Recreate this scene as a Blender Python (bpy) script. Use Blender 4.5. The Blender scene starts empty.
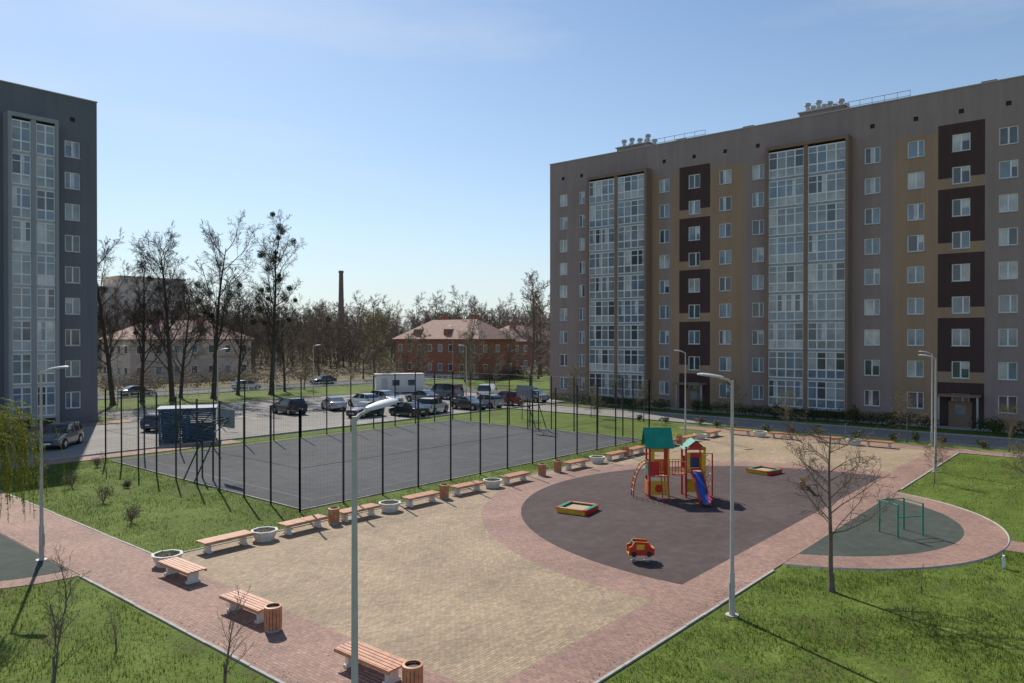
import bpy, math, random
import numpy as np
from mathutils import Vector, Matrix, noise
R = math.radians
rng = random.Random(7)
scene = bpy.context.scene

# ------------------------------------------------------------------ materials
def mat(name, col, rough=0.75, metal=0.0, var=0.12, vscale=3.0, bump=0.0, bscale=40.0, spec=0.4, col2=None, detail=5):
    m = bpy.data.materials.new(name); m.use_nodes = True
    nt = m.node_tree; b = nt.nodes['Principled BSDF']
    b.inputs['Roughness'].default_value = rough
    b.inputs['Metallic'].default_value = metal
    b.inputs['Specular IOR Level'].default_value = spec
    tc = nt.nodes.new('ShaderNodeTexCoord')
    n = nt.nodes.new('ShaderNodeTexNoise'); n.inputs['Scale'].default_value = vscale; n.inputs['Detail'].default_value = detail
    nt.links.new(tc.outputs['Object'], n.inputs['Vector'])
    cr = nt.nodes.new('ShaderNodeValToRGB')
    cr.color_ramp.elements[0].position = 0.3; cr.color_ramp.elements[1].position = 0.7
    if col2 is None:
        a = [c*(1-var) for c in col]; c2 = [min(1, c*(1+var)) for c in col]
    else:
        a = col; c2 = col2
    cr.color_ramp.elements[0].color = (*a, 1); cr.color_ramp.elements[1].color = (*c2, 1)
    nt.links.new(n.outputs['Fac'], cr.inputs['Fac'])
    nt.links.new(cr.outputs['Color'], b.inputs['Base Color'])
    if bump > 0:
        n2 = nt.nodes.new('ShaderNodeTexNoise'); n2.inputs['Scale'].default_value = bscale; n2.inputs['Detail'].default_value = 4
        nt.links.new(tc.outputs['Object'], n2.inputs['Vector'])
        bp = nt.nodes.new('ShaderNodeBump'); bp.inputs['Strength'].default_value = bump; bp.inputs['Distance'].default_value = 0.05
        nt.links.new(n2.outputs['Fac'], bp.inputs['Height']); nt.links.new(bp.outputs['Normal'], b.inputs['Normal'])
    return m

def streaked(name, col, amt=.12):
    """wall render with faint vertical weather streaks and storey-scale tone drift"""
    m = mat(name, col, .9, var=.05, vscale=.25, bump=.15, bscale=25)
    nt = m.node_tree; b = nt.nodes['Principled BSDF']; cr = [n for n in nt.nodes if n.type == 'VALTORGB'][0]; tc = [n for n in nt.nodes if n.type == 'TEX_COORD'][0]
    mp = nt.nodes.new('ShaderNodeMapping'); mp.inputs['Scale'].default_value = (1.6, 1.6, .09); nt.links.new(tc.outputs['Object'], mp.inputs['Vector'])
    n = nt.nodes.new('ShaderNodeTexNoise'); n.inputs['Scale'].default_value = 1.0; n.inputs['Detail'].default_value = 7; nt.links.new(mp.outputs[0], n.inputs['Vector'])
    r = nt.nodes.new('ShaderNodeValToRGB'); r.color_ramp.elements[0].position = .32; r.color_ramp.elements[1].position = .6
    lo = 1-amt; r.color_ramp.elements[0].color = (lo, lo, lo, 1); r.color_ramp.elements[1].color = (1, 1, 1, 1); nt.links.new(n.outputs['Fac'], r.inputs['Fac'])
    mx = nt.nodes.new('ShaderNodeMixRGB'); mx.blend_type = 'MULTIPLY'; mx.inputs[0].default_value = 1
    nt.links.new(cr.outputs[0], mx.inputs[1]); nt.links.new(r.outputs[0], mx.inputs[2]); nt.links.new(mx.outputs[0], b.inputs['Base Color'])
    return m

def paving(name, c1, c2, mortar, bw=0.2, rh=0.1, rot=0.0, stain=0.25):
    m = bpy.data.materials.new(name); m.use_nodes = True
    nt = m.node_tree; b = nt.nodes['Principled BSDF']; b.inputs['Roughness'].default_value = 0.8
    b.inputs['Specular IOR Level'].default_value = 0.3
    tc = nt.nodes.new('ShaderNodeTexCoord'); mp = nt.nodes.new('ShaderNodeMapping'); mp.inputs['Rotation'].default_value = (0, 0, rot)
    nt.links.new(tc.outputs['Object'], mp.inputs['Vector'])
    br = nt.nodes.new('ShaderNodeTexBrick'); br.inputs['Scale'].default_value = 1.0
    br.inputs['Brick Width'].default_value = bw; br.inputs['Row Height'].default_value = rh
    br.inputs['Mortar Size'].default_value = 0.007; br.inputs['Mortar Smooth'].default_value = 0.3
    br.inputs['Color1'].default_value = (*c1, 1); br.inputs['Color2'].default_value = (*c2, 1); br.inputs['Mortar'].default_value = (*mortar, 1)
    nt.links.new(mp.outputs['Vector'], br.inputs['Vector'])
    n1 = nt.nodes.new('ShaderNodeTexNoise'); n1.inputs['Scale'].default_value = 0.35; n1.inputs['Detail'].default_value = 8; n1.inputs['Roughness'].default_value = 0.65
    nt.links.new(tc.outputs['Object'], n1.inputs['Vector'])
    r1 = nt.nodes.new('ShaderNodeValToRGB'); r1.color_ramp.elements[0].position = .3; r1.color_ramp.elements[1].position = .7
    lo = 1-stain; r1.color_ramp.elements[0].color = (lo, lo, lo*0.98, 1); r1.color_ramp.elements[1].color = (1.08, 1.06, 1.03, 1)
    nt.links.new(n1.outputs['Fac'], r1.inputs['Fac'])
    n2 = nt.nodes.new('ShaderNodeTexNoise'); n2.inputs['Scale'].default_value = 7; n2.inputs['Detail'].default_value = 6
    nt.links.new(tc.outputs['Object'], n2.inputs['Vector'])
    r2 = nt.nodes.new('ShaderNodeValToRGB'); r2.color_ramp.elements[0].position = .3; r2.color_ramp.elements[1].position = .7
    r2.color_ramp.elements[0].color = (.8, .8, .8, 1); r2.color_ramp.elements[1].color = (1.1, 1.1, 1.1, 1)
    nt.links.new(n2.outputs['Fac'], r2.inputs['Fac'])
    mx = nt.nodes.new('ShaderNodeMixRGB'); mx.blend_type = 'MULTIPLY'; mx.inputs[0].default_value = 1
    nt.links.new(br.outputs['Color'], mx.inputs[1]); nt.links.new(r1.outputs['Color'], mx.inputs[2])
    mx2 = nt.nodes.new('ShaderNodeMixRGB'); mx2.blend_type = 'MULTIPLY'; mx2.inputs[0].default_value = 1
    nt.links.new(mx.outputs[0], mx2.inputs[1]); nt.links.new(r2.outputs['Color'], mx2.inputs[2])
    nt.links.new(mx2.outputs[0], b.inputs['Base Color'])
    bp = nt.nodes.new('ShaderNodeBump'); bp.inputs['Strength'].default_value = .5; bp.inputs['Distance'].default_value = .01
    inv = nt.nodes.new('ShaderNodeInvert'); nt.links.new(br.outputs['Fac'], inv.inputs['Color'])
    nt.links.new(inv.outputs[0], bp.inputs['Height']); nt.links.new(bp.outputs['Normal'], b.inputs['Normal'])
    return m

def layered(name, cols, scales=(0.08, 0.9, 9), rough=.9, bump=.3, bscale=30, spec=.15):
    m = bpy.data.materials.new(name); m.use_nodes = True
    nt = m.node_tree; b = nt.nodes['Principled BSDF']; b.inputs['Roughness'].default_value = rough
    b.inputs['Specular IOR Level'].default_value = spec
    tc = nt.nodes.new('ShaderNodeTexCoord')
    prev = None
    for i, s in enumerate(scales):
        n = nt.nodes.new('ShaderNodeTexNoise'); n.inputs['Scale'].default_value = s; n.inputs['Detail'].default_value = 6
        n.inputs['Roughness'].default_value = .6
        nt.links.new(tc.outputs['Object'], n.inputs['Vector'])
        if prev is None: prev = n.outputs['Fac']
        else:
            mm = nt.nodes.new('ShaderNodeMath'); mm.operation = 'ADD'
            nt.links.new(prev, mm.inputs[0]); nt.links.new(n.outputs['Fac'], mm.inputs[1]); prev = mm.outputs[0]
    d = nt.nodes.new('ShaderNodeMath'); d.operation = 'DIVIDE'; d.inputs[1].default_value = len(scales)
    nt.links.new(prev, d.inputs[0])
    cr = nt.nodes.new('ShaderNodeValToRGB'); cr.color_ramp.elements[0].position = .38; cr.color_ramp.elements[1].position = .62
    cr.color_ramp.elements[0].color = (*cols[0], 1); cr.color_ramp.elements[1].color = (*cols[2], 1)
    e = cr.color_ramp.elements.new(.5); e.color = (*cols[1], 1)
    nt.links.new(d.outputs[0], cr.inputs['Fac']); nt.links.new(cr.outputs['Color'], b.inputs['Base Color'])
    n2 = nt.nodes.new('ShaderNodeTexNoise'); n2.inputs['Scale'].default_value = bscale; n2.inputs['Detail'].default_value = 5
    nt.links.new(tc.outputs['Object'], n2.inputs['Vector'])
    bp = nt.nodes.new('ShaderNodeBump'); bp.inputs['Strength'].default_value = bump; bp.inputs['Distance'].default_value = 0.05
    nt.links.new(n2.outputs['Fac'], bp.inputs['Height']); nt.links.new(bp.outputs['Normal'], b.inputs['Normal'])
    return m

def leafmat(name, col, trans=0.4, var=.3, vscale=2.0):
    m = mat(name, col, rough=.6, var=var, vscale=vscale, spec=.2)
    nt = m.node_tree; b = nt.nodes['Principled BSDF']; out = nt.nodes['Material Output']
    tr = nt.nodes.new('ShaderNodeBsdfTranslucent'); mix = nt.nodes.new('ShaderNodeMixShader'); mix.inputs[0].default_value = trans
    cr = [n for n in nt.nodes if n.type == 'VALTORGB'][0]
    nt.links.new(cr.outputs['Color'], tr.inputs['Color'])
    nt.links.new(b.outputs[0], mix.inputs[1]); nt.links.new(tr.outputs[0], mix.inputs[2]); nt.links.new(mix.outputs[0], out.inputs['Surface'])
    return m

M = {}
M['grass'] = layered('grass', [(.085, .085, .028), (.095, .14, .02), (.16, .20, .04)], scales=(.22, .9, 5), bump=.9, bscale=9)
M['woodfloor'] = layered('leaf_litter', [(.10, .085, .05), (.16, .13, .075), (.17, .17, .07)], scales=(.06, .5, 4))
M['blade1'] = leafmat('grass_blade_a', (.085, .15, .017), .45)
M['blade2'] = leafmat('grass_blade_b', (.17, .19, .05), .45)
M['beige'] = paving('beige_paving', (.50, .375, .24), (.36, .27, .18), (.22, .165, .12), rot=0.0, stain=.34)
M['red'] = paving('red_paving', (.44, .265, .205), (.32, .20, .165), (.20, .14, .115), rot=math.pi/2, stain=.3)
M['rubber'] = layered('rubber_surface', [(.075, .055, .052), (.095, .071, .068), (.125, .096, .092)], scales=(.25, 2, 30), bump=.2, bscale=120)
M['rubber_g'] = layered('green_rubber_surface', [(.05, .062, .052), (.066, .078, .066), (.088, .10, .085)], scales=(.25, 2, 30), bump=.2, bscale=120)
M['court'] = layered('court_asphalt', [(.068, .069, .072), (.09, .091, .094), (.12, .12, .122)], scales=(.12, 1.2, 30), bump=.2, bscale=90)
M['asphalt'] = layered('parking_asphalt', [(.22, .20, .18), (.27, .25, .225), (.34, .315, .285)], scales=(.1, .9, 20), bump=.2, bscale=60)
M['line'] = mat('faded_line', (.16, .16, .155), .85, var=.3, vscale=2)
M['road'] = layered('road_asphalt', [(.09, .088, .085), (.11, .108, .105), (.14, .138, .13)], scales=(.1, .9, 20))
M['kerb'] = mat('kerb_concrete', (.40, .375, .34), .85, var=.18, vscale=4, bump=.2)
M['paint'] = mat('road_paint', (.6, .6, .58), .7, var=.25, vscale=6)
M['taupe'] = streaked('taupe_render', (.36, .268, .238))
M['tan'] = streaked('tan_render', (.415, .272, .175))
M['dkbrown'] = streaked('dark_brown_render', (.085, .048, .043))
M['brownfr'] = streaked('brown_bay_frame', (.28, .185, .13))
M['grey'] = streaked('grey_render', (.18, .18, .195))
M['lgrey'] = streaked('light_grey_frame', (.36, .36, .36))
M['roofing'] = mat('roof_felt', (.1, .1, .1), .9)
M['white'] = mat('white_upvc', (.8, .8, .78), .4, var=.03)
M['sill'] = mat('sill_metal', (.48, .45, .43), .5, var=.05)
def glass(name, col, rough=.08, spec=.9, metal=0.0):
    return mat(name, col, rough=rough, metal=metal, var=.35, vscale=.7, spec=spec)
M['g0'] = glass('glass_dark', (.07, .08, .09))
M['g1'] = glass('glass_sky_tint', (.17, .22, .27), spec=1)  # sky reflection painted in as a bluish base colour
M['g2'] = glass('glass_curtain', (.52, .51, .48))
M['g3'] = glass('glass_grey', (.25, .27, .28))
M['g4'] = glass('glass_frosted', (.40, .41, .41), rough=.25)
M['steel'] = mat('galvanised_steel', (.42, .43, .44), .45, metal=.3, var=.08)
M['lamppole'] = mat('lamp_pole_paint', (.50, .46, .42), .6, metal=0, var=.10)
M['lamphead'] = mat('lamp_head_paint', (.66, .66, .64), .45, var=.05)
M['dkmetal'] = mat('dark_green_metal', (.028, .038, .033), .5, var=.1)
M['wood'] = mat('stained_wood', (.50, .225, .12), .55, var=.25, vscale=6)
M['concrete'] = mat('white_concrete', (.68, .66, .62), .85, var=.12, vscale=5, bump=.2)
M['soil'] = mat('soil', (.07, .05, .035), .95, var=.3, vscale=8)
M['bark'] = mat('bark', (.15, .12, .095), .9, var=.3, vscale=5, bump=.5)
M['bark_d'] = mat('dark_bark', (.085, .068, .056), .9, var=.3, vscale=5)
M['bark_g'] = mat('grey_bark', (.17, .13, .10), .9, var=.25, vscale=4)
M['twig'] = leafmat('twigs', (.27, .205, .155), .25, var=.2)
M['bud'] = leafmat('bud_leaves', (.22, .22, .08), .4)
M['leaf_d'] = leafmat('dark_leaves', (.045, .075, .018), .3)
M['leaf_m'] = leafmat('mid_leaves', (.09, .13, .03), .4)
M['leaf_b'] = leafmat('dry_brush', (.23, .17, .115), .35)
M['leaf_w'] = leafmat('willow_leaves', (.30, .31, .055), .5)
M['mistle'] = leafmat('mistletoe_leaves', (.045, .06, .022), .2)
M['sand'] = mat('sand', (.42, .34, .22), .95, var=.15, vscale=10)
for n, c in dict(pred=(.55, .03, .025), pyel=(.7, .40, .03), pgrn=(.02, .26, .16), pblu=(.03, .10, .42), porg=(.6, .16, .03)).items():
    M[n] = mat('play_paint_'+n[1:], c, .4, var=.14, vscale=3)
M['teal'] = mat('green_roof_sheet', (.015, .27, .18), .45, var=.14)
M['tyre'] = mat('tyre', (.02, .02, .02), .8)
M['rim'] = mat('wheel_rim', (.4, .4, .42), .3, metal=.7)
M['carglass'] = mat('car_glass', (.02, .025, .03), .05, spec=.9)
M['lightred'] = mat('tail_light', (.4, .01, .01), .2)
M['lightw'] = mat('head_light', (.7, .72, .75), .15)
M['plastic'] = mat('black_plastic', (.025, .025, .025), .6)
M['brick'] = mat('red_brick_wall', (.36, .14, .085), .9, var=.25, vscale=3)
M['chim'] = mat('chimney_brick', (.24, .16, .13), .9, var=.25, vscale=2)
M['rooftile'] = mat('roof_tiles', (.33, .205, .16), .85, var=.2, vscale=1.5)
M['beigewall'] = mat('pinkish_beige_wall_hazed', (.66, .52, .41), .9, var=.12, vscale=.6)  # far walls: base colour lightened to paint in the distance haze
M['bluepl'] = mat('blue_slats', (.03, .09, .16), .55, var=.2)

def carpaint(name, c):
    m = mat(name, c, rough=.25, metal=.25, var=.02, spec=.6); m.node_tree.nodes['Principled BSDF'].inputs['Coat Weight'].default_value = .6
    return m
PAINT = {'white': carpaint('car_paint_white', (.75, .75, .74)), 'silver': carpaint('car_paint_silver', (.42, .43, .44)),
         'dark': carpaint('car_paint_dark', (.03, .033, .04)), 'blue': carpaint('car_paint_blue', (.06, .09, .15)),
         'grey': carpaint('car_paint_grey', (.14, .145, .15)), 'red': carpaint('car_paint_red', (.25, .02, .02))}

# ------------------------------------------------------------------ mesh builder
class MB:
    def __init__(s): s.v = []; s.f = []; s.m = []; s.mats = []; s.mi = {}
    def mid(s, m):
        if isinstance(m, str): m = M[m]
        if m.name not in s.mi: s.mi[m.name] = len(s.mats); s.mats.append(m)
        return s.mi[m.name]
    def face(s, pts, m):
        i = len(s.v); s.v.extend([tuple(p) for p in pts]); s.f.append(tuple(range(i, i+len(pts)))); s.m.append(s.mid(m))
    def box(s, x0, x1, y0, y1, z0, z1, m, T=None):
        P = [(x0, y0, z0), (x1, y0, z0), (x1, y1, z0), (x0, y1, z0), (x0, y0, z1), (x1, y0, z1), (x1, y1, z1), (x0, y1, z1)]
        if T is not None: P = [tuple(T @ Vector(p)) if isinstance(T, Matrix) else T(*p) for p in P]
        i = len(s.v); s.v.extend(P); k = s.mid(m)
        for q in ((3, 2, 1, 0), (4, 5, 6, 7), (0, 1, 5, 4), (1, 2, 6, 5), (2, 3, 7, 6), (3, 0, 4, 7)):
            s.f.append(tuple(i+a for a in q)); s.m.append(k)
    def tube(s, pts, rad, n, m, cap=True):
        k = s.mid(m); base = len(s.v); pts = [Vector(p) for p in pts]
        for i, p in enumerate(pts):
            d = (pts[min(i+1, len(pts)-1)]-pts[max(i-1, 0)])
            if d.length < 1e-6: d = Vector((0, 0, 1))
            d.normalize()
            a = Vector((0, 0, 1)) if abs(d.z) < .9 else Vector((1, 0, 0))
            u = d.cross(a).normalized(); w = d.cross(u)
            for j in range(n):
                t = 2*math.pi*j/n
                s.v.append(tuple(p+(u*math.cos(t)+w*math.sin(t))*rad[i]))
        for i in range(len(pts)-1):
            for j in range(n):
                a = base+i*n+j; b = base+i*n+(j+1) % n
                s.f.append((a, b, b+n, a+n)); s.m.append(k)
        if cap:
            s.f.append(tuple(base+j for j in range(n))[::-1]); s.m.append(k)
            e = base+(len(pts)-1)*n; s.f.append(tuple(e+j for j in range(n))); s.m.append(k)
    def cyl(s, p0, p1, r0, r1, n, m): s.tube([p0, p1], [r0, r1], n, m)
    def prism(s, poly, z0, z1, m, mside=None):
        s.face([(x, y, z1) for x, y in poly], m)
        for i in range(len(poly)):
            a = poly[i]; b = poly[(i+1) % len(poly)]
            s.face([(a[0], a[1], z0), (b[0], b[1], z0), (b[0], b[1], z1), (a[0], a[1], z1)], mside or m)
    def mesh(s, name, smooth=None):
        me = bpy.data.meshes.new(name); me.from_pydata(s.v, [], s.f)
        for m in s.mats: me.materials.append(m)
        me.polygons.foreach_set('material_index', s.m)
        if smooth:
            me.polygons.foreach_set('use_smooth', [True]*len(s.f))
            me.set_sharp_from_angle(angle=R(smooth))
        me.update(); return me
    def obj(s, name, parent=None, loc=(0, 0, 0), rot=0, smooth=None, scale=1):
        return place(s.mesh(name, smooth), name, loc, rot, parent, scale)

def place(me, name, loc=(0, 0, 0), rot=0, parent=None, scale=1):
    o = bpy.data.objects.new(name, me); scene.collection.objects.link(o)
    o.location = loc; o.rotation_euler = (0, 0, rot)
    o.scale = (scale,)*3 if not isinstance(scale, tuple) else scale
    if parent: o.parent = parent
    return o
def empty(name, loc=(0, 0, 0)):
    o = bpy.data.objects.new(name, None); scene.collection.objects.link(o); o.location = loc; return o

# ------------------------------------------------------------------ ground
g = MB(); g.face([(-1500, -1500, 0), (1500, -1500, 0), (1500, 1500, 0), (-1500, 1500, 0)], 'grass'); g.obj('ground')
g = MB(); g.face([(-400, 111.5, .01), (900, 111.5, .01), (900, 1200, .01), (-400, 1200, .01)], 'woodfloor'); g.obj('woodland_ground')

def arc_poly(cx, cy, r, ycut, upper=True, n=96):
    h = math.sqrt(max(r*r-(ycut-cy)**2, 0)); a0 = math.atan2(ycut-cy, h); a1 = math.pi-a0
    if not upper: a1 = a1-2*math.pi
    return [(cx+r*math.cos(a0+(a1-a0)*i/n), cy+r*math.sin(a0+(a1-a0)*i/n)) for i in range(n+1)]

PX0, PX1, PY0, PY1 = 12.3, 59.0, 11.25, 27.0
p = MB(); p.prism([(PX0, PY0), (PX1, PY0), (PX1, PY1), (PX0, PY1)], -.05, .020, 'beige'); p.obj('plaza_paving')
C = (34.0, 12.2)
p = MB(); p.prism(arc_poly(*C, 14.0, PY0), 0, .024, 'red'); p.obj('ring_paving')
p = MB(); p.prism(arc_poly(*C, 12.2, PY0), 0, .029, 'rubber'); p.obj('playground_surface')
p = MB(); p.prism(arc_poly(*C, 8.3, 9.6, False), 0, .024, 'red')
p.box(33.2, 34.9, -30, 4.2, -.02, .020, 'red'); p.obj('fitness_ring_paving')
p = MB(); p.prism(arc_poly(*C, 6.8, 9.6, False), 0, .029, 'rubber_g'); p.obj('fitness_surface')
p = MB()
p.box(9.7, 61, 9.6, 11.25, -.05, .034, 'red')
p.box(59.0, 61.0, -40, 9.6, -.05, .030, 'red'); p.box(59.0, 61.0, 11.25, 31, -.05, .030, 'red')
p.box(9.7, 12.3, 11.25, 53, -.05, .034, 'red'); p.box(9.7, 12.3, -20, 9.6, -.05, .034, 'red')
p.obj('footpath')
pts = [(9.7+4.9*math.cos(a), 32.3+5.2*math.sin(a)) for a in [math.pi/2+math.pi*i/40 for i in range(41)]]
p = MB(); p.prism(pts, -.02, .020, 'red'); p.obj('side_ring_paving')
pts = [(9.66+4.1*math.cos(a), 32.3+4.3*math.sin(a)) for a in [math.pi/2+math.pi*i/40 for i in range(41)]]
p = MB(); p.prism(pts, -.02, .026, 'rubber_g'); p.obj('side_rubber_surface')
CX0, CX1, CY0, CY1 = 20.0, 51.0, 29.6, 50.5
p = MB(); p.box(CX0, CX1, CY0, CY1, -.05, .03, 'court'); p.obj('sports_court_surface')
p = MB()
for (a, b, c, d) in ((21.5, 49.5, 31, 31.06), (21.5, 49.5, 49, 49.06), (21.5, 21.56, 31.06, 49), (49.44, 49.5, 31.06, 49), (35.47, 35.53, 31.06, 49)):
    p.box(a, b, c, d, .02, .034, 'line')
p.obj('court_line_markings')
p = MB(); p.prism([(-30, 54), (78, 54), (78, 84), (30.5, 84), (30.5, 72), (-30, 72)], -.05, .02, 'asphalt'); p.obj('parking_lot')
p = MB()
for i in range(14): p.box(34+i*2.8, 34.1+i*2.8, 65.4, 70.2, 0, .024, 'paint'); p.box(44+i*2.6, 44.1+i*2.6, 54.2, 58.6, 0, .024, 'paint')
p.obj('parking_markings')
p = MB(); p.box(-200, 260, 101, 109, -.05, .02, 'road'); p.box(79, 85, -60, 100.7, -.05, .016, 'road'); p.obj('street_road')
p = MB(); p.box(-200, 260, 104.95, 105.05, 0, .024, 'paint'); p.obj('road_markings')
p = MB(); p.box(63.2, 69.5, -60, 53.5, -.05, .02, 'asphalt'); p.obj('driveway')
p = MB(); p.box(-30, 31, 72.3, 74.6, -.05, .05, 'red'); p.box(12.6, 30, 52, 53.7, -.05, .04, 'red'); p.box(74.0, 75.9, -40, 58, -.05, .05, 'kerb'); p.obj('pavement')
k = MB()
def kx(x0, x1, y, h=.05, w=.08):
    n = max(1, int((x1-x0)/1.0)) if h < .1 and x1-x0 < 60 else 1
    for i in range(n):
        a = x0+(x1-x0)*i/n; b_ = x0+(x1-x0)*(i+1)/n-(.012 if n > 1 else 0); j = rng.uniform(-.006, .006)
        k.box(a, b_, y-w/2+j, y+w/2+j, -.05, h+rng.uniform(-.006, .006), 'kerb')
def ky(x, y0, y1, h=.05, w=.08):
    n = max(1, int((y1-y0)/1.0)) if h < .1 else 1
    for i in range(n):
        a = y0+(y1-y0)*i/n; b_ = y0+(y1-y0)*(i+1)/n-(.012 if n > 1 else 0); j = rng.uniform(-.006, .006)
        k.box(x-w/2+j, x+w/2+j, a, b_, -.05, h+rng.uniform(-.006, .006), 'kerb')
kx(12.34, 25.2, 9.56); kx(42.8, 59, 9.56); kx(12.34, 59, 27.04); ky(9.66, 11.2, 27.0); ky(9.66, 37.6, 53); ky(12.34, 27.1, 53); ky(12.34, -15.6, 9.5)
ky(59.04, -30, 9.5); ky(61.04, -30, 31)
kx(CX0-.1, CX1+.1, CY0-.04, .06); ky(CX0-.04, CY0, CY1, .06); ky(CX1+.04, CY0, CY1, .06); kx(CX0, CX1, CY1+.04, .06)
kx(12.4, 78, 53.9, .13, .14); ky(78.07, 54, 84, .13, .14); kx(30.5, 78, 84.07, .13, .14); kx(-200, 260, 100.9, .13, .15); kx(-200, 260, 109.1, .13, .15)
ky(63.1, -60, 53.5, .12, .14); ky(69.6, -60, 53.5, .12, .14)
q = arc_poly(*C, 8.34, 9.6, False, 60)
for a, b in zip(q[:-1], q[1:]): k.tube([(a[0], a[1], .0), (b[0], b[1], .0)], [.055, .055], 4, 'kerb', False)
k.obj('kerb_stones')

# ------------------------------------------------------------------ buildings
Z0W, ST = 2.2, 2.875
def facade(mb, P, s0, s1, z0, z1, wins, colfn, sbr=(), zbr=()):
    rd = lambda x: round(x, 3)
    sb = sorted(set([rd(s0), rd(s1)]+[rd(x) for w in wins for x in w[:2]]+[rd(x) for x in sbr if s0 < x < s1]))
    zb = sorted(set([rd(z0), rd(z1)]+[rd(x) for w in wins for x in w[2:4]]+[rd(x) for x in zbr if z0 < x < z1]))
    W = [(rd(a), rd(b), rd(c), rd(d)) for a, b, c, d in [w[:4] for w in wins]]
    for i in range(len(sb)-1):
        sm = (sb[i]+sb[i+1])/2
        col_w = [w for w in W if w[0] < sm < w[1]]
        run = None
        def flush(r):
            if r: mb.face([P(sb[i], r[0], 0), P(sb[i+1], r[0], 0), P(sb[i+1], r[1], 0), P(sb[i], r[1], 0)], r[2])
        for j in range(len(zb)-1):
            zm = (zb[j]+zb[j+1])/2
            if any(w[2] < zm < w[3] for w in col_w):
                flush(run); run = None; continue
            c = colfn(sm, zm)
            if run and run[2] == c: run[1] = zb[j+1]
            else:
                flush(run); run = [zb[j], zb[j+1], c]
        flush(run)

def window(wm, P, a, b, c, d, rg, wallm, split=.5):
    D = -.16
    for q in (((a, c), (b, c)), ((b, c), (b, d)), ((b, d), (a, d)), ((a, d), (a, c))):
        (s0, z0), (s1, z1) = q
        wm.face([P(s0, z0, 0), P(s1, z1, 0), P(s1, z1, D-.05), P(s0, z0, D-.05)], wallm)
    t = .085
    B = lambda s0, s1, z0, z1, o0, o1, m: wm.box(s0, s1, z0, z1, o0, o1, m, T=lambda x, y, z: P(x, y, z))
    B(a, a+t, c, d, D, D+.07, 'white'); B(b-t, b, c, d, D, D+.07, 'white')
    B(a+t, b-t, c, c+t, D, D+.07, 'white'); B(a+t, b-t, d-t, d, D, D+.07, 'white')
    sm = a+(b-a)*split; B(sm-.06, sm+.06, c+t, d-t, D, D+.08, 'white')
    gm = rg.choices(['g0', 'g1', 'g2', 'g3'], [3, 5, 2, 2])[0]
    gm2 = gm if rg.random() < .6 else rg.choice(['g0', 'g2', 'g1'])
    O = D+.03
    wm.face([P(a+t, c+t, O), P(sm-.06, c+t, O), P(sm-.06, d-t, O), P(a+t, d-t, O)], gm)
    wm.face([P(sm+.06, c+t, O), P(b-t, c+t, O), P(b-t, d-t, O), P(sm+.06, d-t, O)], gm2)
    if rg.random() < .3:
        zz = d-t-(d-c)*rg.uniform(.2, .6)
        wm.face([P(a+t, zz, O+.006), P(sm-.06, zz, O+.006), P(sm-.06, d-t, O+.006), P(a+t, d-t, O+.006)], 'g2')
    if rg.random() < .2:
        wm.face([P(sm+.06, c+t, O+.006), P(sm+.06+(b-sm)*.35, c+t, O+.006), P(sm+.06+(b-sm)*.35, d-t, O+.006), P(sm+.06, d-t, O+.006)], 'g2')
    B(a-.04, b+.04, c-.05, c-.005, -.1, .07, 'sill')

def bay(bm, P, a, b, ztop, rg, frame, depth=1.15, split=None, floors=9, white=False):
    B = lambda s0, s1, z0, z1, o0, o1, m: bm.box(s0, s1, z0, z1, o0, o1, m, T=lambda x, y, z: P(x, y, z))
    w = .28
    B(a, a+w, .15, ztop, .003, depth+.1, frame); B(b-w, b, .15, ztop, .003, depth+.1, frame)
    B(a+w, b-w, ztop-.35, ztop, .003, depth+.1, frame)
    mid = (a+b)/2 if split is None else split
    B(mid-.2, mid+.2, .15, ztop-.35, .003, depth+.05, frame)
    for (u0, u1) in ((a+w, mid-.2), (mid+.2, b-w)):
        n = max(2, round((u1-u0)/.95)); cw = (u1-u0)/n
        for f in range(floors):
            zb = Z0W-1.35+f*ST; zt = min(zb+ST, ztop-.35)
            B(u0, u1, zb-.02, zb+.18, depth-.25, depth+.02, 'sill' if white else 'lgrey')
            for z, h in ((zb+.18, .10), (zb+1.0, .13), (zt-.14, .12), (zb+2.15, .08)):
                B(u0, u1, z, z+h, depth-.14, depth-.04, 'white')
            tone = rg.random()
            lowm = rg.choices(['g4', 'g3', 'g2', 'g1'], [3, 4, .8, 3])[0]
            O = depth-.09
            for c in range(n):
                x0 = u0+c*cw; x1 = x0+cw
                up = rg.choices(['g1', 'g3', 'g0', 'g2', 'g4'], [5, 4, 3.5, .6, .7] if tone < .75 else [2, 3, .8, 2.2, 2])[0]
                bm.face([P(x0, zb+.18, O), P(x1, zb+.18, O), P(x1, zb+1.06, O), P(x0, zb+1.06, O)], lowm)
                bm.face([P(x0, zb+1.06, O), P(x1, zb+1.06, O), P(x1, zt, O), P(x0, zt, O)], up)
                if up in ('g0', 'g1') and rg.random() < .3:
                    xx = x0+cw*rg.uniform(.3, .6); bm.face([P(x0, zb+1.13, O+.005), P(xx, zb+1.13, O+.005), P(xx, zt-.14, O+.005), P(x0, zt-.14, O+.005)], 'g2')
                if c > 0: B(x0-.06, x0+.06, zb+.28, zt-.14, depth-.15, depth-.05, 'white')
            B(u0, u0+.08, zb+.28, zt-.14, depth-.15, depth-.05, 'white'); B(u1-.08, u1, zb+.28, zt-.14, depth-.15, depth-.05, 'white')

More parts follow.
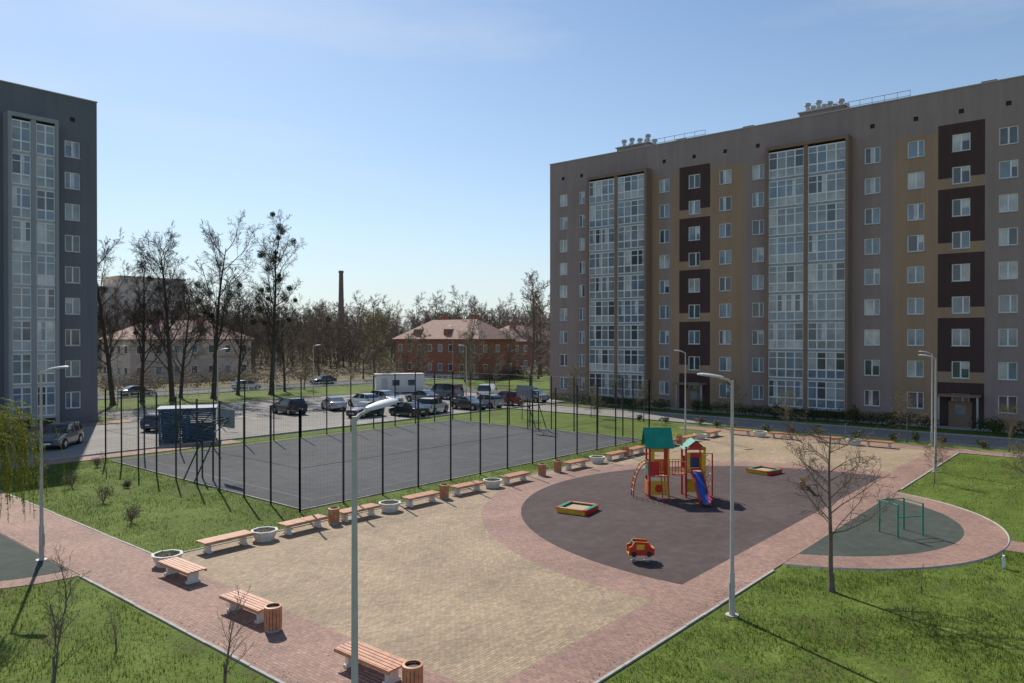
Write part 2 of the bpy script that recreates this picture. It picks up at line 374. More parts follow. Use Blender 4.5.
def make_block(name, P, s0, s1, H, cols, bays, base, colfn, sbr, zbr, rg, thick, frame, white=False):
    root = empty(name)
    wins = []
    for (c, w) in cols:
        for f in range(9):
            z = Z0W+f*ST; wins.append((c-w/2, c+w/2, z-.75, z+.78))
    vents = []
    for (c, w) in cols: vents.append((c-.2, c+.2, 27.75, 28.15))
    wb = MB(); facade(wb, P, s0, s1, 0, H, wins+vents, colfn, sbr, zbr)
    for v in vents: wb.face([P(v[0], v[2], -.1), P(v[1], v[2], -.1), P(v[1], v[3], -.1), P(v[0], v[3], -.1)], 'plastic')
    B = lambda a, b, z0, z1, o0, o1, m, mb=wb: mb.box(a, b, z0, z1, o0, o1, m, T=lambda x, y, z: P(x, y, z))
    for s in (s0, s1): wb.face([P(s, 0, 0), P(s, 0, -thick), P(s, H, -thick), P(s, H, 0)], base)
    wb.face([P(s0, 0, -thick), P(s1, 0, -thick), P(s1, H, -thick), P(s0, H, -thick)], base)
    wb.face([P(s0, H-.6, -.3), P(s1, H-.6, -.3), P(s1, H-.6, -thick+.3), P(s0, H-.6, -thick+.3)], 'roofing')
    B(s0-.06, s1+.06, H, H+.09, -.35, .07, 'sill'); B(s0-.06, s1+.06, H, H+.09, -thick-.07, -thick+.35, 'sill')
    wb.obj('walls', root)
    wm = MB()
    for w in wins: window(wm, P, *w, rg, base, rg.choice([.5, .5, .38]))
    wm.obj('windows', root)
    bm = MB()
    for (a, b) in bays: bay(bm, P, a, b, 27.3, rg, frame, white=white)
    bm.obj('glazed_loggias', root)
    return root

FX = 76.0
Pr = lambda s, z, o: (FX-o, s, z)
cols = [(55.7, 1.25), (52.9, .95), (41.5, 1.3), (37.8, 1.4), (34.2, 1.4), (30.6, 1.3), (19.5, 1.4), (15.8, 1.4), (12.2, 1.4), (8.7, 1.4), (5.0, 1.4), (1.5, 1.4), (-9.5, 1.4), (-13, 1.4), (-16.6, 1.4), (-20, 1.4)]
bays = [(43.1, 51.3), (21.3, 29.3), (-8, 0)]
tanr = [(39.6, 40.6), (32.0, 35.9), (14.0, 17.6), (-15, -11), (42.0, 43.0)]
brn = [(35.9, 39.6), (10.4, 14.0), (-18.5, -15)]
def cf(s, z):
    for a, b in brn:
        if a < s < b:
            if z > 27.0: return 'taupe'
            kk = (26.95-z) % (2*ST)
            return 'dkbrown' if kk < 2*ST-.95 else 'tan'
    for a, b in tanr:
        if a < s < b and z < 26.4: return 'tan'
    if 0 < z < .9: return 'brownfr'
    return 'taupe'
zbr = [.9, 26.4, 27.0, 26.95]+[26.95-i*2*ST for i in range(6)]+[26.95-i*2*ST-(2*ST-.95) for i in range(6)]
rb = make_block('apartment_block', Pr, -24, 57.8, 30.0, cols, bays, 'taupe', cf, [x for t in tanr+brn for x in t], zbr, random.Random(3), 14, 'brownfr')
e = MB()
for s in (37.8, 12.2, -16.6):
    e.box(FX-1.4, FX-.004, s-1.6, s+1.6, 2.75, 2.95, 'brownfr'); e.box(FX-.08, FX-.004, s-.9, s+.9, 0.05, 2.3, 'brownfr')
    e.box(FX-.1, FX-.082, s-.4, s+.4, 1.1, 2.0, 'g1')
    e.box(FX-1.3, FX-1.15, s-1.55, s-1.4, 0, 2.75, 'steel'); e.box(FX-1.3, FX-1.15, s+1.4, s+1.55, 0, 2.75, 'steel')
e.obj('entrance_porches', rb)
e = MB()
def plant(x, y):
    e.box(x-1.6, x+1.6, y-2.2, y+2.2, 29.4, 31.0, 'taupe'); e.box(x-1.75, x+1.75, y-2.35, y+2.35, 31.0, 31.12, 'sill')
    for i in range(4):
        for j in range(2):
            cx, cy = x-.9+j*1.6, y-1.7+i*1.1; hh = rng.uniform(-.15, .25)
            e.cyl((cx, cy, 31.12), (cx, cy, 31.7+hh), .22, .22, 10, 'steel'); e.cyl((cx, cy, 31.7+hh), (cx, cy, 31.95+hh), .36, .32, 10, 'steel'); e.cyl((cx, cy, 31.95+hh), (cx, cy, 32.05+hh), .3, .05, 10, 'steel')
plant(79.5, 24.8); plant(79.5, 46.8); plant(79.5, 1)
for (a, b) in ((16.5, 22), (37, 44.5), (-8, -2)):
    n = int((b-a)/1.1)
    for i in range(n+1):
        y = a+(b-a)*i/n; e.cyl((77, y, 29.4), (77, y, 31.0), .03, .03, 5, 'steel')
    for z in (30.5, 30.97): e.cyl((77, a, z), (77, b, z), .03, .03, 5, 'steel')
for y in (10.4, 32.5, 40.5): e.box(78, 79.2, y-.6, y+.6, 29.4, 30.8, 'taupe')
e.obj('rooftop_plant', rb)

FY = 75.0
Pl = lambda s, z, o: (s, FY-o, z)
lb = make_block('apartment_block', Pl, -12, 28.4, 30.0, [(26.3, 1.3), (18.7, 1.4), (15.2, 1.4), (11.6, 1.4), (8.4, 1.3)], [(20.85, 24.75), (-2, 6)], 'grey', lambda s, z: 'grey', [], [], random.Random(5), 14, 'lgrey', white=True)

def house(name, x0, x1, y0, y1, h, hr, wallm, roofm, rg, floors=2, hip=True, gap=3.0):
    root = empty(name); wb = MB(); wb.box(x0, x1, y0, y1, 0, h, wallm)
    wb.box(x0-.12, x1+.12, y0-.12, y1+.12, 0, .6, 'sill'); wb.obj('walls', root)
    r = MB(); o = .6; a, b, c, d = x0-o, x1+o, y0-o, y1+o
    if hr > h:
        if (b-a) > (d-c):
            t = (d-c)/2 if hip else 0; p1 = (a+t, (c+d)/2, hr); p2 = (b-t, (c+d)/2, hr)
            r.face([(a, c, h), (b, c, h), p2, p1], roofm); r.face([(b, d, h), (a, d, h), p1, p2], roofm)
            r.face([(b, c, h), (b, d, h), p2], roofm); r.face([(a, d, h), (a, c, h), p1], roofm)
        else:
            t = (b-a)/2 if hip else 0; p1 = ((a+b)/2, c+t, hr); p2 = ((a+b)/2, d-t, hr)
            r.face([(a, d, h), (a, c, h), p1, p2], roofm); r.face([(b, c, h), (b, d, h), p2, p1], roofm)
            r.face([(a, c, h), (b, c, h), p1], roofm); r.face([(b, d, h), (a, d, h), p2], roofm)
        for q in (.3, .65):
            cx = a+(b-a)*q if (b-a) > (d-c) else (a+b)/2+1; cy = (c+d)/2-1 if (b-a) > (d-c) else c+(d-c)*q
            r.box(cx-.5, cx+.5, cy-.5, cy+.5, h+1, hr+.9, 'brick')
            r.box(cx+2.0, cx+3.2, cy-2.2, cy-.2, h+.4, h+2, wallm) if (b-a) > (d-c) else r.box(a+1.2, a+3.2, cy+2, cy+3.2, h+.4, h+2, wallm)
    else: r.box(a+.3, b-.3, c+.3, d-.3, h, h+.4, wallm)
    r.obj('roof', root)
    w = MB(); sh = h/floors
    for f in range(floors):
        z = sh*f+sh*.32
        n = int((x1-x0)/gap)
        for i in range(n):
            s = x0+(x1-x0)*(i+.5)/n
            w.box(s-.6, s+.6, y0-.06, y0+.05, z, z+1.5, 'white'); w.box(s-.5, s+.5, y0-.08, y0-.06, z+.1, z+1.4, rg.choice(['g0', 'g3']))
        n = int((y1-y0)/gap)
        for i in range(n):
            s = y0+(y1-y0)*(i+.5)/n
            w.box(x0-.06, x0+.05, s-.6, s+.6, z, z+1.5, 'white'); w.box(x0-.08, x0-.06, s-.5, s+.5, z+.1, z+1.4, rg.choice(['g0', 'g3']))
    w.box(x0+1, x0+2, y0-.16, y0-.13, .05, 2.2, 'wood')
    w.obj('windows_and_door', root)
hr_ = random.Random(11)
house('beige_house', 56, 79, 134, 146, 7.6, 11.2, 'beigewall', 'rooftile', hr_)
house('brick_house', 105, 116, 97, 121, 7.6, 11.6, 'brick', 'rooftile', hr_)
house('brick_house', 128, 150, 108, 120, 7, 10.8, 'brick', 'rooftile', hr_)
house('beige_apartment_building', 87, 105, 214, 226, 24.5, 24, 'beigewall', 'roofing', hr_, floors=9)
house('beige_apartment_building', 66, 86.8, 217, 228, 21.5, 21, 'beigewall', 'roofing', hr_, floors=8)
ch = MB(); ch.tube([(154, 205, 0), (154, 205, 29.5), (154, 205, 29.51), (154, 205, 30.2)], [1.25, .7, .85, .85], 16, 'chim'); ch.obj('factory_chimney', smooth=40)
c = MB(); c.box(-3.4, 3.4, -1.3, 1.3, .15, 2.6, 'lamphead'); c.box(-3.5, 3.5, -1.4, 1.4, 2.6, 2.75, 'sill'); c.box(-2.6, -1.8, -1.36, -1.3, .2, 2.2, 'steel')
for x in (-.6, 1.6): c.box(x-.5, x+.5, -1.34, -1.3, 1.1, 1.9, 'g0')
for i in range(22): c.box(-3.35+i*.31, -3.30+i*.31, -1.33, -1.30, .2, .9, 'sill')
for x in (-3, 0, 3): c.box(x-.2, x+.2, -1.2, 1.2, 0, .15, 'concrete')
c.obj('site_cabin', loc=(71.4, 81.5, 0), rot=R(-35))

# ------------------------------------------------------------------ street lamp
def lamp_mesh(H=6.75):
    b = MB(); L_ = 'lamppole'
    b.tube([(0, 0, 0), (0, 0, .03)], [.19, .19], 12, L_)
    b.tube([(0, 0, .03), (0, 0, 1.2), (0, 0, 1.25), (0, 0, H)], [.085, .08, .062, .04], 12, L_)
    b.box(.078, .09, -.05, .05, .5, .95, 'steel')
    b.tube([(-.02, 0, H-.1), (.12, 0, H+.02), (.35, 0, H+.08)], [.035, .032, .03], 8, L_)
    st = [(.26, .05, .045), (.38, .12, .06), (.65, .165, .07), (.88, .14, .06), (1.0, .06, .03)]
    k = b.mid('lamphead'); kg = b.mid('g4'); base = len(b.v)
    for x, w, h in st:
        zc = H+.08+(x-.28)*.14
        b.v.extend([(x, w*math.cos(a), zc+h*math.sin(a)*(1.0 if math.sin(a) > 0 else .45)) for a in [2*math.pi*i/12 for i in range(12)]])
    for i in range(4):
        for j in range(12):
            q = base+i*12+j; w = base+i*12+(j+1) % 12
            b.f.append((q, w, w+12, q+12)); b.m.append(kg if (i in (1, 2) and 6 <= j <= 11) else k)
    b.f.append(tuple(base+j for j in range(12))); b.m.append(k); b.f.append(tuple(base+48+j for j in range(12))); b.m.append(k)
    return b.mesh('street_lamp', 40)
LM = lamp_mesh()
left = math.atan2(.764, -.645); right = math.atan2(-.764, .645)
for x, y, r in ((20.4, 8.95, left), (7.35, 9.45, .15), (50, 9.3, left), (9.5, 30.1, right), (54.6, 27.9, left+.3), (71.7, 68.5, left), (35.1, 65.3, right), (37.6, 93.4, right), (60, 86, right), (62.2, 11.8, left), (18.3, 70.5, right)):
    place(LM, 'street_lamp', (x, y, 0), r)
TL = lamp_mesh(10.0)
for x in (20, 62.5, 100, 140): place(TL, 'street_lamp', (x, 99, 0), R(90))

# ------------------------------------------------------------------ fence
f = MB(); FH = 4.7
def fence_run(x0, y0, x1, y1):
    L = math.hypot(x1-x0, y1-y0); n = round(L/2.5); dx, dy = (x1-x0)/L, (y1-y0)/L
    for i in range(n+1):
        q = L*i/n; x, y = x0+dx*q, y0+dy*q
        f.box(x-.035, x+.035, y-.035, y+.035, 0, FH+rng.uniform(-.06, .06), 'dkmetal')
    for z in (.15, 2.0, FH-.1): f.tube([(x0, y0, z), (x1, y1, z)], [.009, .009], 4, 'dkmetal', False)
    m = int(L/.2)
    for i in range(m):
        q = L*(i+.5)/m; x, y = x0+dx*q, y0+dy*q
        f.tube([(x, y, .1), (x, y, FH-.1)], [.0018, .0018], 3, 'dkmetal', False)
    for z in [.3+.2*i for i in range(21)]: f.tube([(x0, y0, z), (x1, y1, z)], [.0018, .0018], 3, 'dkmetal', False)
a, b, c_, d = CX0-.3, CX1+.3, CY0-.3, CY1+.3
fence_run(a, c_, b, c_); fence_run(b, c_, b, d); fence_run(b, d, a, d); fence_run(a, d, a, c_)
f.obj('court_fence')
f = MB()
for i in range(90):
    x = 20+i*1.5; f.box(x-.03, x+.03, 98.2, 98.26, 0, .9, 'white')
for z in (.45, .85): f.box(20, 153.5, 98.21, 98.25, z, z+.05, 'white')
f.obj('street_railing')

def hoop_mesh():
    b = MB()
    for y in (-.6, .6):
        b.cyl((0, y, 0), (0, y, 3.3), .05, .05, 8, 'dkmetal'); b.cyl((0, y, 2.6), (1.1, y*.5, 3.2), .035, .035, 6, 'dkmetal'); b.cyl((0, y, 3.3), (1.1, y*.5, 3.35), .035, .035, 6, 'dkmetal')
        b.cyl((-1.1, y, 0), (0, y, 2.2), .04, .04, 6, 'dkmetal')
    b.cyl((0, -.6, 1.6), (0, .6, 1.6), .03, .03, 6, 'dkmetal')
    b.box(1.1, 1.14, -.9, .9, 2.8, 3.85, 'g3'); b.box(1.141, 1.146, -.3, -.25, 3, 3.5, 'pred'); b.box(1.141, 1.146, .25, .3, 3, 3.5, 'pred')
    q = [(1.37+.23*math.cos(t), .23*math.sin(t), 3.05) for t in [2*math.pi*i/16 for i in range(17)]]
    b.tube(q, [.012]*17, 5, 'porg', False)
    for t in range(0, 16): b.tube([q[t], (1.37+(q[t][0]-1.37)*.5, q[t][1]*.5, 2.65)], [.005, .005], 3, 'white', False)
    return b.mesh('basketball_hoop', 40)
HM = hoop_mesh(); place(HM, 'basketball_hoop', (20.9, 40, .03), 0); place(HM, 'basketball_hoop', (50.2, 40, .03), math.pi)

# ------------------------------------------------------------------ benches, planters, bins
def bench_mesh():
    b = MB()
    for x in (-.72, .72):
        b.prism([(x-.07, -.22), (x+.07, -.22), (x+.07, .22), (x-.07, .22)], .0, .07, 'concrete')
        b.prism([(x-.06, -.16), (x+.06, -.16), (x+.06, .16), (x-.06, .16)], .07, .36, 'concrete')
        b.box(x-.05, x+.05, -.25, .25, .36, .40, 'concrete')
    for i in range(5):
        y = -.24+i*.12; b.box(-1.0, 1.0, y-.048, y+.048, .40, .445, 'wood')
    b.box(-1.0, 1.0, -.33, -.298, .35, .44, 'wood'); b.box(-1.0, 1.0, .298, .33, .35, .44, 'wood')
    return b.mesh('park_bench')
def planter_mesh(seed):
    b = MB(); n = 8; rr = random.Random(seed)
    b.tube([(0, 0, 0), (0, 0, .05), (0, 0, .08), (0, 0, .38), (0, 0, .42)], [.40, .40, .42, .56, .58], n, 'concrete', False)
    b.tube([(0, 0, .42), (0, 0, .42001)], [.58, .48], n, 'concrete', False)
    b.tube([(0, 0, .42), (0, 0, .34)], [.48, .46], n, 'concrete', False)
    b.face([(.5*math.cos(2*math.pi*i/16), .5*math.sin(2*math.pi*i/16), .36) for i in range(16)], 'soil')
    for i in range(60):
        a = rr.random()*6.28; q = math.sqrt(rr.random())*.42; x, y = q*math.cos(a), q*math.sin(a); h = rr.uniform(.05, .14)
        b.face([(x-.02, y, .36), (x+.02, y, .36), (x+rr.uniform(-.06, .06), y+rr.uniform(-.06, .06), .36+h)], 'leaf_m')
    return b.mesh('flower_planter')
def bin_mesh():
    b = MB()
    b.cyl((0, 0, .04), (0, 0, .60), .19, .19, 14, 'plastic'); b.cyl((0, 0, 0), (0, 0, .05), .22, .22, 14, 'steel')
    for i in range(16):
        a = 2*math.pi*i/16; T = Matrix.Rotation(a, 4, 'Z'); b.box(.205, .232, -.037, .037, .06, .64, 'wood', T=T)
    b.tube([(0, 0, .60), (0, 0, .66), (0, 0, .67)], [.236, .24, .18], 16, 'wood', False)
    return b.mesh('litter_bin', 40)
BM = bench_mesh(); PM = [planter_mesh(i) for i in range(3)]; BN = bin_mesh()
YB = 26.35
for x in (14.5, 17.9, 20.7, 24.4, 27.7, 31.4, 37.2, 41.6, 44.3, 49.2, 52.0, 56): place(BM, 'park_bench', (x, YB+rng.uniform(-.1, .1), .02), R(rng.uniform(-2, 2)))
for i, x in enumerate((16.1, 22.5, 29.6, 39.6, 46.7, 54)): place(PM[i % 3], 'flower_planter', (x, YB, .02), rng.random(), scale=.93)
for x in (19.4, 26.0, 33.9, 35.4, 43, 50.6): place(BN, 'litter_bin', (x, YB, .02))
for x, y in ((11.75, 24.2), (11.4, 19.5), (11.3, 13.9)): place(BM, 'park_bench', (x, y, .034), R(90+rng.uniform(-2, 2)))
place(PM[0], 'flower_planter', (12.1, 26.0, .034), 0, scale=.93); place(BN, 'litter_bin', (11.25, 18.0, .034)); place(BN, 'litter_bin', (11.25, 12.4, .034))
for y in (14.5, 18, 21.5, 25): place(BM, 'park_bench', (58.4, y, .02), R(90))
for y in (16.2, 23.3): place(PM[1], 'flower_planter', (58.4, y, .02))

# ------------------------------------------------------------------ playground
def play_tower():
    b = MB()
    def post(x, y, h, m='pred', w=.05): b.box(x-w, x+w, y-w, y+w, 0, h, m)
    for x in (-1.0, 0.0):
        for y in (-.5, .5): post(x, y, 2.95, 'pred' if x < -.5 else 'pyel')
    b.box(-1.05, .05, -.55, .55, 1.15, 1.22, 'wood')
    for sgn in (-1, 1):
        b.face([(-1.25, sgn*.78, 2.75), (.25, sgn*.78, 2.75), (.25, 0, 3.75), (-1.25, 0, 3.75)], 'teal')
        b.face([(-1.25, sgn*.78, 2.71), (.25, sgn*.78, 2.71), (.25, 0, 3.71), (-1.25, 0, 3.71)], 'teal')
    for x in (-1.12, .12): b.face([(x, -.6, 2.85), (x, .6, 2.85), (x, 0, 3.6)], 'teal')
    for x in (1.0, 2.0):
        for y in (-.3, .7): post(x, y, 2.75, 'pyel' if x > 1.5 else 'pred')
    b.box(.95, 2.05, -.35, .75, 1.35, 1.42, 'wood')
    for sgn in (-1, 1):
        b.face([(1.5+sgn*.62, -.4, 2.6), (1.5+sgn*.62, .8, 2.6), (1.5, .8, 3.1), (1.5, -.4, 3.1)], 'teal')
        b.face([(1.5+sgn*.62, -.4, 2.56), (1.5+sgn*.62, .8, 2.56), (1.5, .8, 3.06), (1.5, -.4, 3.06)], 'pgrn')
    b.face([(.98, -.36, 2.58), (2.02, -.36, 2.58), (1.5, -.36, 3.0)], 'pred'); b.face([(.98, .76, 2.58), (2.02, .76, 2.58), (1.5, .76, 3.0)], 'pred')
    for i in range(7): b.box(.07+i*.13, .17+i*.13, -.3, .4, 1.2+.01*abs(3-i), 1.25+.01*abs(3-i), 'wood')
    for y in (-.34, .44):
        for z in (1.5, 1.95): b.cyl((.0, y, z), (1, y, z), .025, .025, 6, 'pyel')
        for i in range(6): b.cyl((.1+i*.16, y, 1.25), (.1+i*.16, y, 1.95), .018, .018, 5, 'pred')
    b.box(-1.0, 0, .52, .55, 1.25, 1.95, 'pyel'); b.box(-1.08, -1.05, -.45, .45, 1.25, 1.95, 'pgrn'); b.box(-.95, -.5, -.58, -.55, 1.25, 2.0, 'pred')
    b.box(-.95, -.75, -.58, -.55, 2.0, 2.7, 'pyel'); b.box(-.25, -.05, -.58, -.55, 1.25, 2.7, 'pred'); b.box(-.75, -.25, -.58, -.55, 2.5, 2.7, 'pyel')
    b.box(1.05, 1.95, .74, .77, 1.45, 2.1, 'pblu'); b.box(2.05, 2.08, -.25, .65, 1.45, 2.1, 'pyel')
    b.box(1.02, 1.2, -.38, -.365, 1.42, 2.45, 'pyel'); b.box(1.82, 1.98, -.38, -.365, 1.42, 2.45, 'pyel'); b.box(1.2, 1.82, -.38, -.365, 2.2, 2.45, 'pred')
    b.box(1.05, 1.95, -.3, -.27, .3, 1.0, 'pyel'); b.box(2.06, 2.09, -.25, .65, .25, .95, 'pred')
    b.box(-.95, -.1, -.59, -.56, .2, .95, 'pyel'); b.box(-1.09, -1.06, -.45, .45, .15, .9, 'porg')
    b.cyl((-.52, -.62, .55), (-.52, -.6, .55), .22, .22, 14, 'pred')
    path = [(-.35, 1.42), (-.7, 1.30), (-1.2, .95), (-1.8, .5), (-2.25, .24), (-2.7, .2)]
    for (y0, z0), (y1, z1) in zip(path[:-1], path[1:]):
        b.face([(1.28, y0, z0), (1.75, y0, z0), (1.75, y1, z1), (1.28, y1, z1)], 'pblu')
        b.face([(1.28, y0, z0-.03), (1.75, y0, z0-.03), (1.75, y1, z1-.03), (1.28, y1, z1-.03)], 'steel')
        for x in (1.22, 1.75):
            P4 = [(y0, z0-.08), (y1, z1-.08), (y1, z1+.2), (y0, z0+.2)]
            for xx in (x, x+.05): b.face([(xx, y, z) for y, z in P4], 'pred')
            b.face([(x, y0, z0+.2), (x+.05, y0, z0+.2), (x+.05, y1, z1+.2), (x, y1, z1+.2)], 'pred')
    for x in (1.25, 1.78): b.box(x-.03, x+.03, -2.3, -2.2, 0, .3, 'pred')
    for x in (-.45, -.1): b.cyl((x, -1.35, 0), (x, -.55, 2.0), .03, .03, 6, 'pred')
    for i in range(5): t = (i+.7)/8; b.cyl((-.45, -1.35+.8*t, 2*t), (-.1, -1.35+.8*t, 2*t), .022, .022, 6, 'pyel')
    for y in (-.35, .35):
        q = [(-1.05-.8*math.sin(t), y, 1.9*math.cos(t)) for t in [i*math.pi/2/8 for i in range(9)]]
        b.tube(q, [.03]*9, 6, 'pred')
    for i in range(1, 8): t = i*math.pi/2/8; b.cyl((-1.05-.8*math.sin(t), -.35, 1.9*math.cos(t)), (-1.05-.8*math.sin(t), .35, 1.9*math.cos(t)), .02, .02, 6, 'pyel')
    b.cyl((2.55, .2, 0), (2.55, .2, 2.3), .04, .04, 8, 'pred'); b.cyl((2.0, .2, 2.3), (2.58, .2, 2.3), .03, .03, 6, 'pyel')
    q = [(2.3+.14*math.cos(i*.6), .2+.14*math.sin(i*.6), .1+i*.055) for i in range(40)]; b.tube(q, [.02]*40, 5, 'pyel')
    return b.obj('playground_climbing_frame', loc=(33.4, 18.1, .03), rot=R(-50), scale=.92)
play_tower()
def sandbox(loc, rot):
    b = MB(); s = .95
    cs = ['pred', 'pgrn', 'pred', 'pyel']
    for i in range(4):
        T = Matrix.Rotation(i*math.pi/2, 4, 'Z')
        b.box(-s, s-.06, -s, -s+.05, 0, .28, cs[i], T=T); b.box(-s+.2, s-.2, -s-.06, -s+.18, .28, .32, 'wood' if i % 2 else 'pgrn', T=T)
        b.prism([tuple((T @ Vector(v))[:2]) for v in ((-s-.06, -s-.06, 0), (-s+.2, -s-.06, 0), (-s+.2, -s+.2, 0), (-s-.06, -s+.2, 0))], .28, .325, 'pred')
    b.box(-s+.06, s-.06, -s+.06, s-.06, 0, .2, 'sand'); b.obj('sandbox', loc=loc, rot=rot, scale=.76)
sandbox((28.0, 19.7, .029), R(10)); sandbox((43.0, 16.9, .029), R(-12))
def spring_car(loc, rot):
    b = MB()
    for x in (-.28, .28):
        q = [(x+.09*math.cos(i*.8), .09*math.sin(i*.8), .02+i*.0125) for i in range(24)]; b.tube(q, [.014]*24, 5, 'steel')
        b.cyl((x, 0, 0), (x, 0, .03), .15, .15, 12, 'steel')
    b.box(-.55, .55, -.22, .22, .32, .37, 'pyel')
    prof = [(-.55, .3), (.55, .3), (.57, .58), (.4, .66), (.3, .86), (-.3, .9), (-.42, .7), (-.55, .66)]
    for y0, y1, m in ((-.28, -.235, 'pred'), (.235, .28, 'pred')):
        for y in (y0, y1): b.face([(x, y, z) for x, z in prof], m)
        for i in range(len(prof)):
            p0 = prof[i]; p1 = prof[(i+1) % len(prof)]; b.face([(p0[0], y0, p0[1]), (p1[0], y0, p1[1]), (p1[0], y1, p1[1]), (p0[0], y1, p0[1])], 'pyel')
        yy = (y0-.02, y0-.004) if y0 < 0 else (y1+.004, y1+.02)
        for x in (-.33, .33): b.cyl((x, yy[0], .36), (x, yy[1], .36), .12, .12, 14, 'plastic')
        b.box(-.22, .12, min(yy), max(yy), .56, .78, 'pyel')
    b.box(-.3, 0, -.2, .2, .5, .55, 'pgrn'); b.box(-.34, -.3, -.2, .2, .5, .85, 'pgrn'); b.box(.5, .56, -.23, .23, .4, .6, 'pyel')
    b.cyl((.2, -.23, .72), (.2, .23, .72), .018, .018, 6, 'pyel'); b.box(.22, .5, -.22, .22, .58, .61, 'pred')
    b.obj('spring_rocker_car', loc=loc, rot=rot, scale=.82)
spring_car((23.2, 13.6, .029), R(-48))
def seesaw(loc, rot):
    b = MB(); b.box(-.12, .12, -.15, .15, 0, .45, 'wood')
    T = Matrix.Translation((0, 0, .5)) @ Matrix.Rotation(R(12), 4, 'Y')
    b.box(-1.3, 1.3, -.09, .09, 0, .07, 'porg', T=T)
    for s in (-1, 1):
        b.box(s*1.1-.15, s*1.1+.15, -.16, .16, .07, .11, 'pyel', T=T); b.box(s*.8-.02, s*.8+.02, -.02, .02, .07, .4, 'steel', T=T); b.box(s*.8-.02, s*.8+.02, -.16, .16, .4, .44, 'steel', T=T)
    b.obj('seesaw', loc=loc, rot=rot, scale=.9)
seesaw((39.6, 13.5, .029), R(20))
b = MB()
for x in (-.6, .6):
    for y in (-.5, .5): b.cyl((x, y, 0), (x, y, 1.3), .035, .035, 8, 'pgrn')
    b.cyl((x, -.5, 1.3), (x, .5, 1.3), .03, .03, 6, 'pgrn')
b.cyl((-.6, -.5, .8), (.6, -.5, .8), .022, .022, 6, 'pgrn'); b.cyl((-.6, .5, 1.3), (.6, .5, 1.3), .022, .022, 6, 'pgrn')
b.obj('pull_up_bars', loc=(33.2, 7.4, .03), rot=R(-35), smooth=40)
b = MB(); b.box(-.05, .05, -.05, .05, 0, .35, 'white'); b.prism([(-.09, -.03), (.09, -.03), (.09, .03), (-.09, .03)], .35, .45, 'white'); b.obj('marker_post', loc=(30.6, 3.6, 0))

# garbage shelter
b = MB()
for x in (-1.9, 0, 1.9):
    for y in (-1.2, 1.2): b.box(x-.05, x+.05, y-.05, y+.05, 0, 2.5, 'bluepl')
for i in range(17):
    z = .15+i*.14
    for y in (-1.27, 1.27): b.box(-1.9, 1.9, y-.015, y+.015, z, z+.08, 'bluepl')
    for x in (-1.97, 1.97): b.box(x-.015, x+.015, -1.15, 1.15, z, z+.08, 'bluepl')
for x in (-1.9, .05):
    b.cyl((x, -1.3, .15), (x+1.85, -1.3, 2.45), .04, .04, 5, 'dkmetal'); b.cyl((x, -1.3, 2.45), (x+1.85, -1.3, .15), .04, .04, 5, 'dkmetal')
b.box(-2.1, 2.1, -1.4, 1.4, 2.52, 2.6, 'bluepl')
for x in (-1.2, .1, 1.2): b.prism([(x-.5, -.5), (x+.5, -.5), (x+.5, .5), (x-.5, .5)], .1, 1.3, 'dkmetal')
b.obj('garbage_shelter', loc=(27.8, 56.2, .02), rot=R(-30))

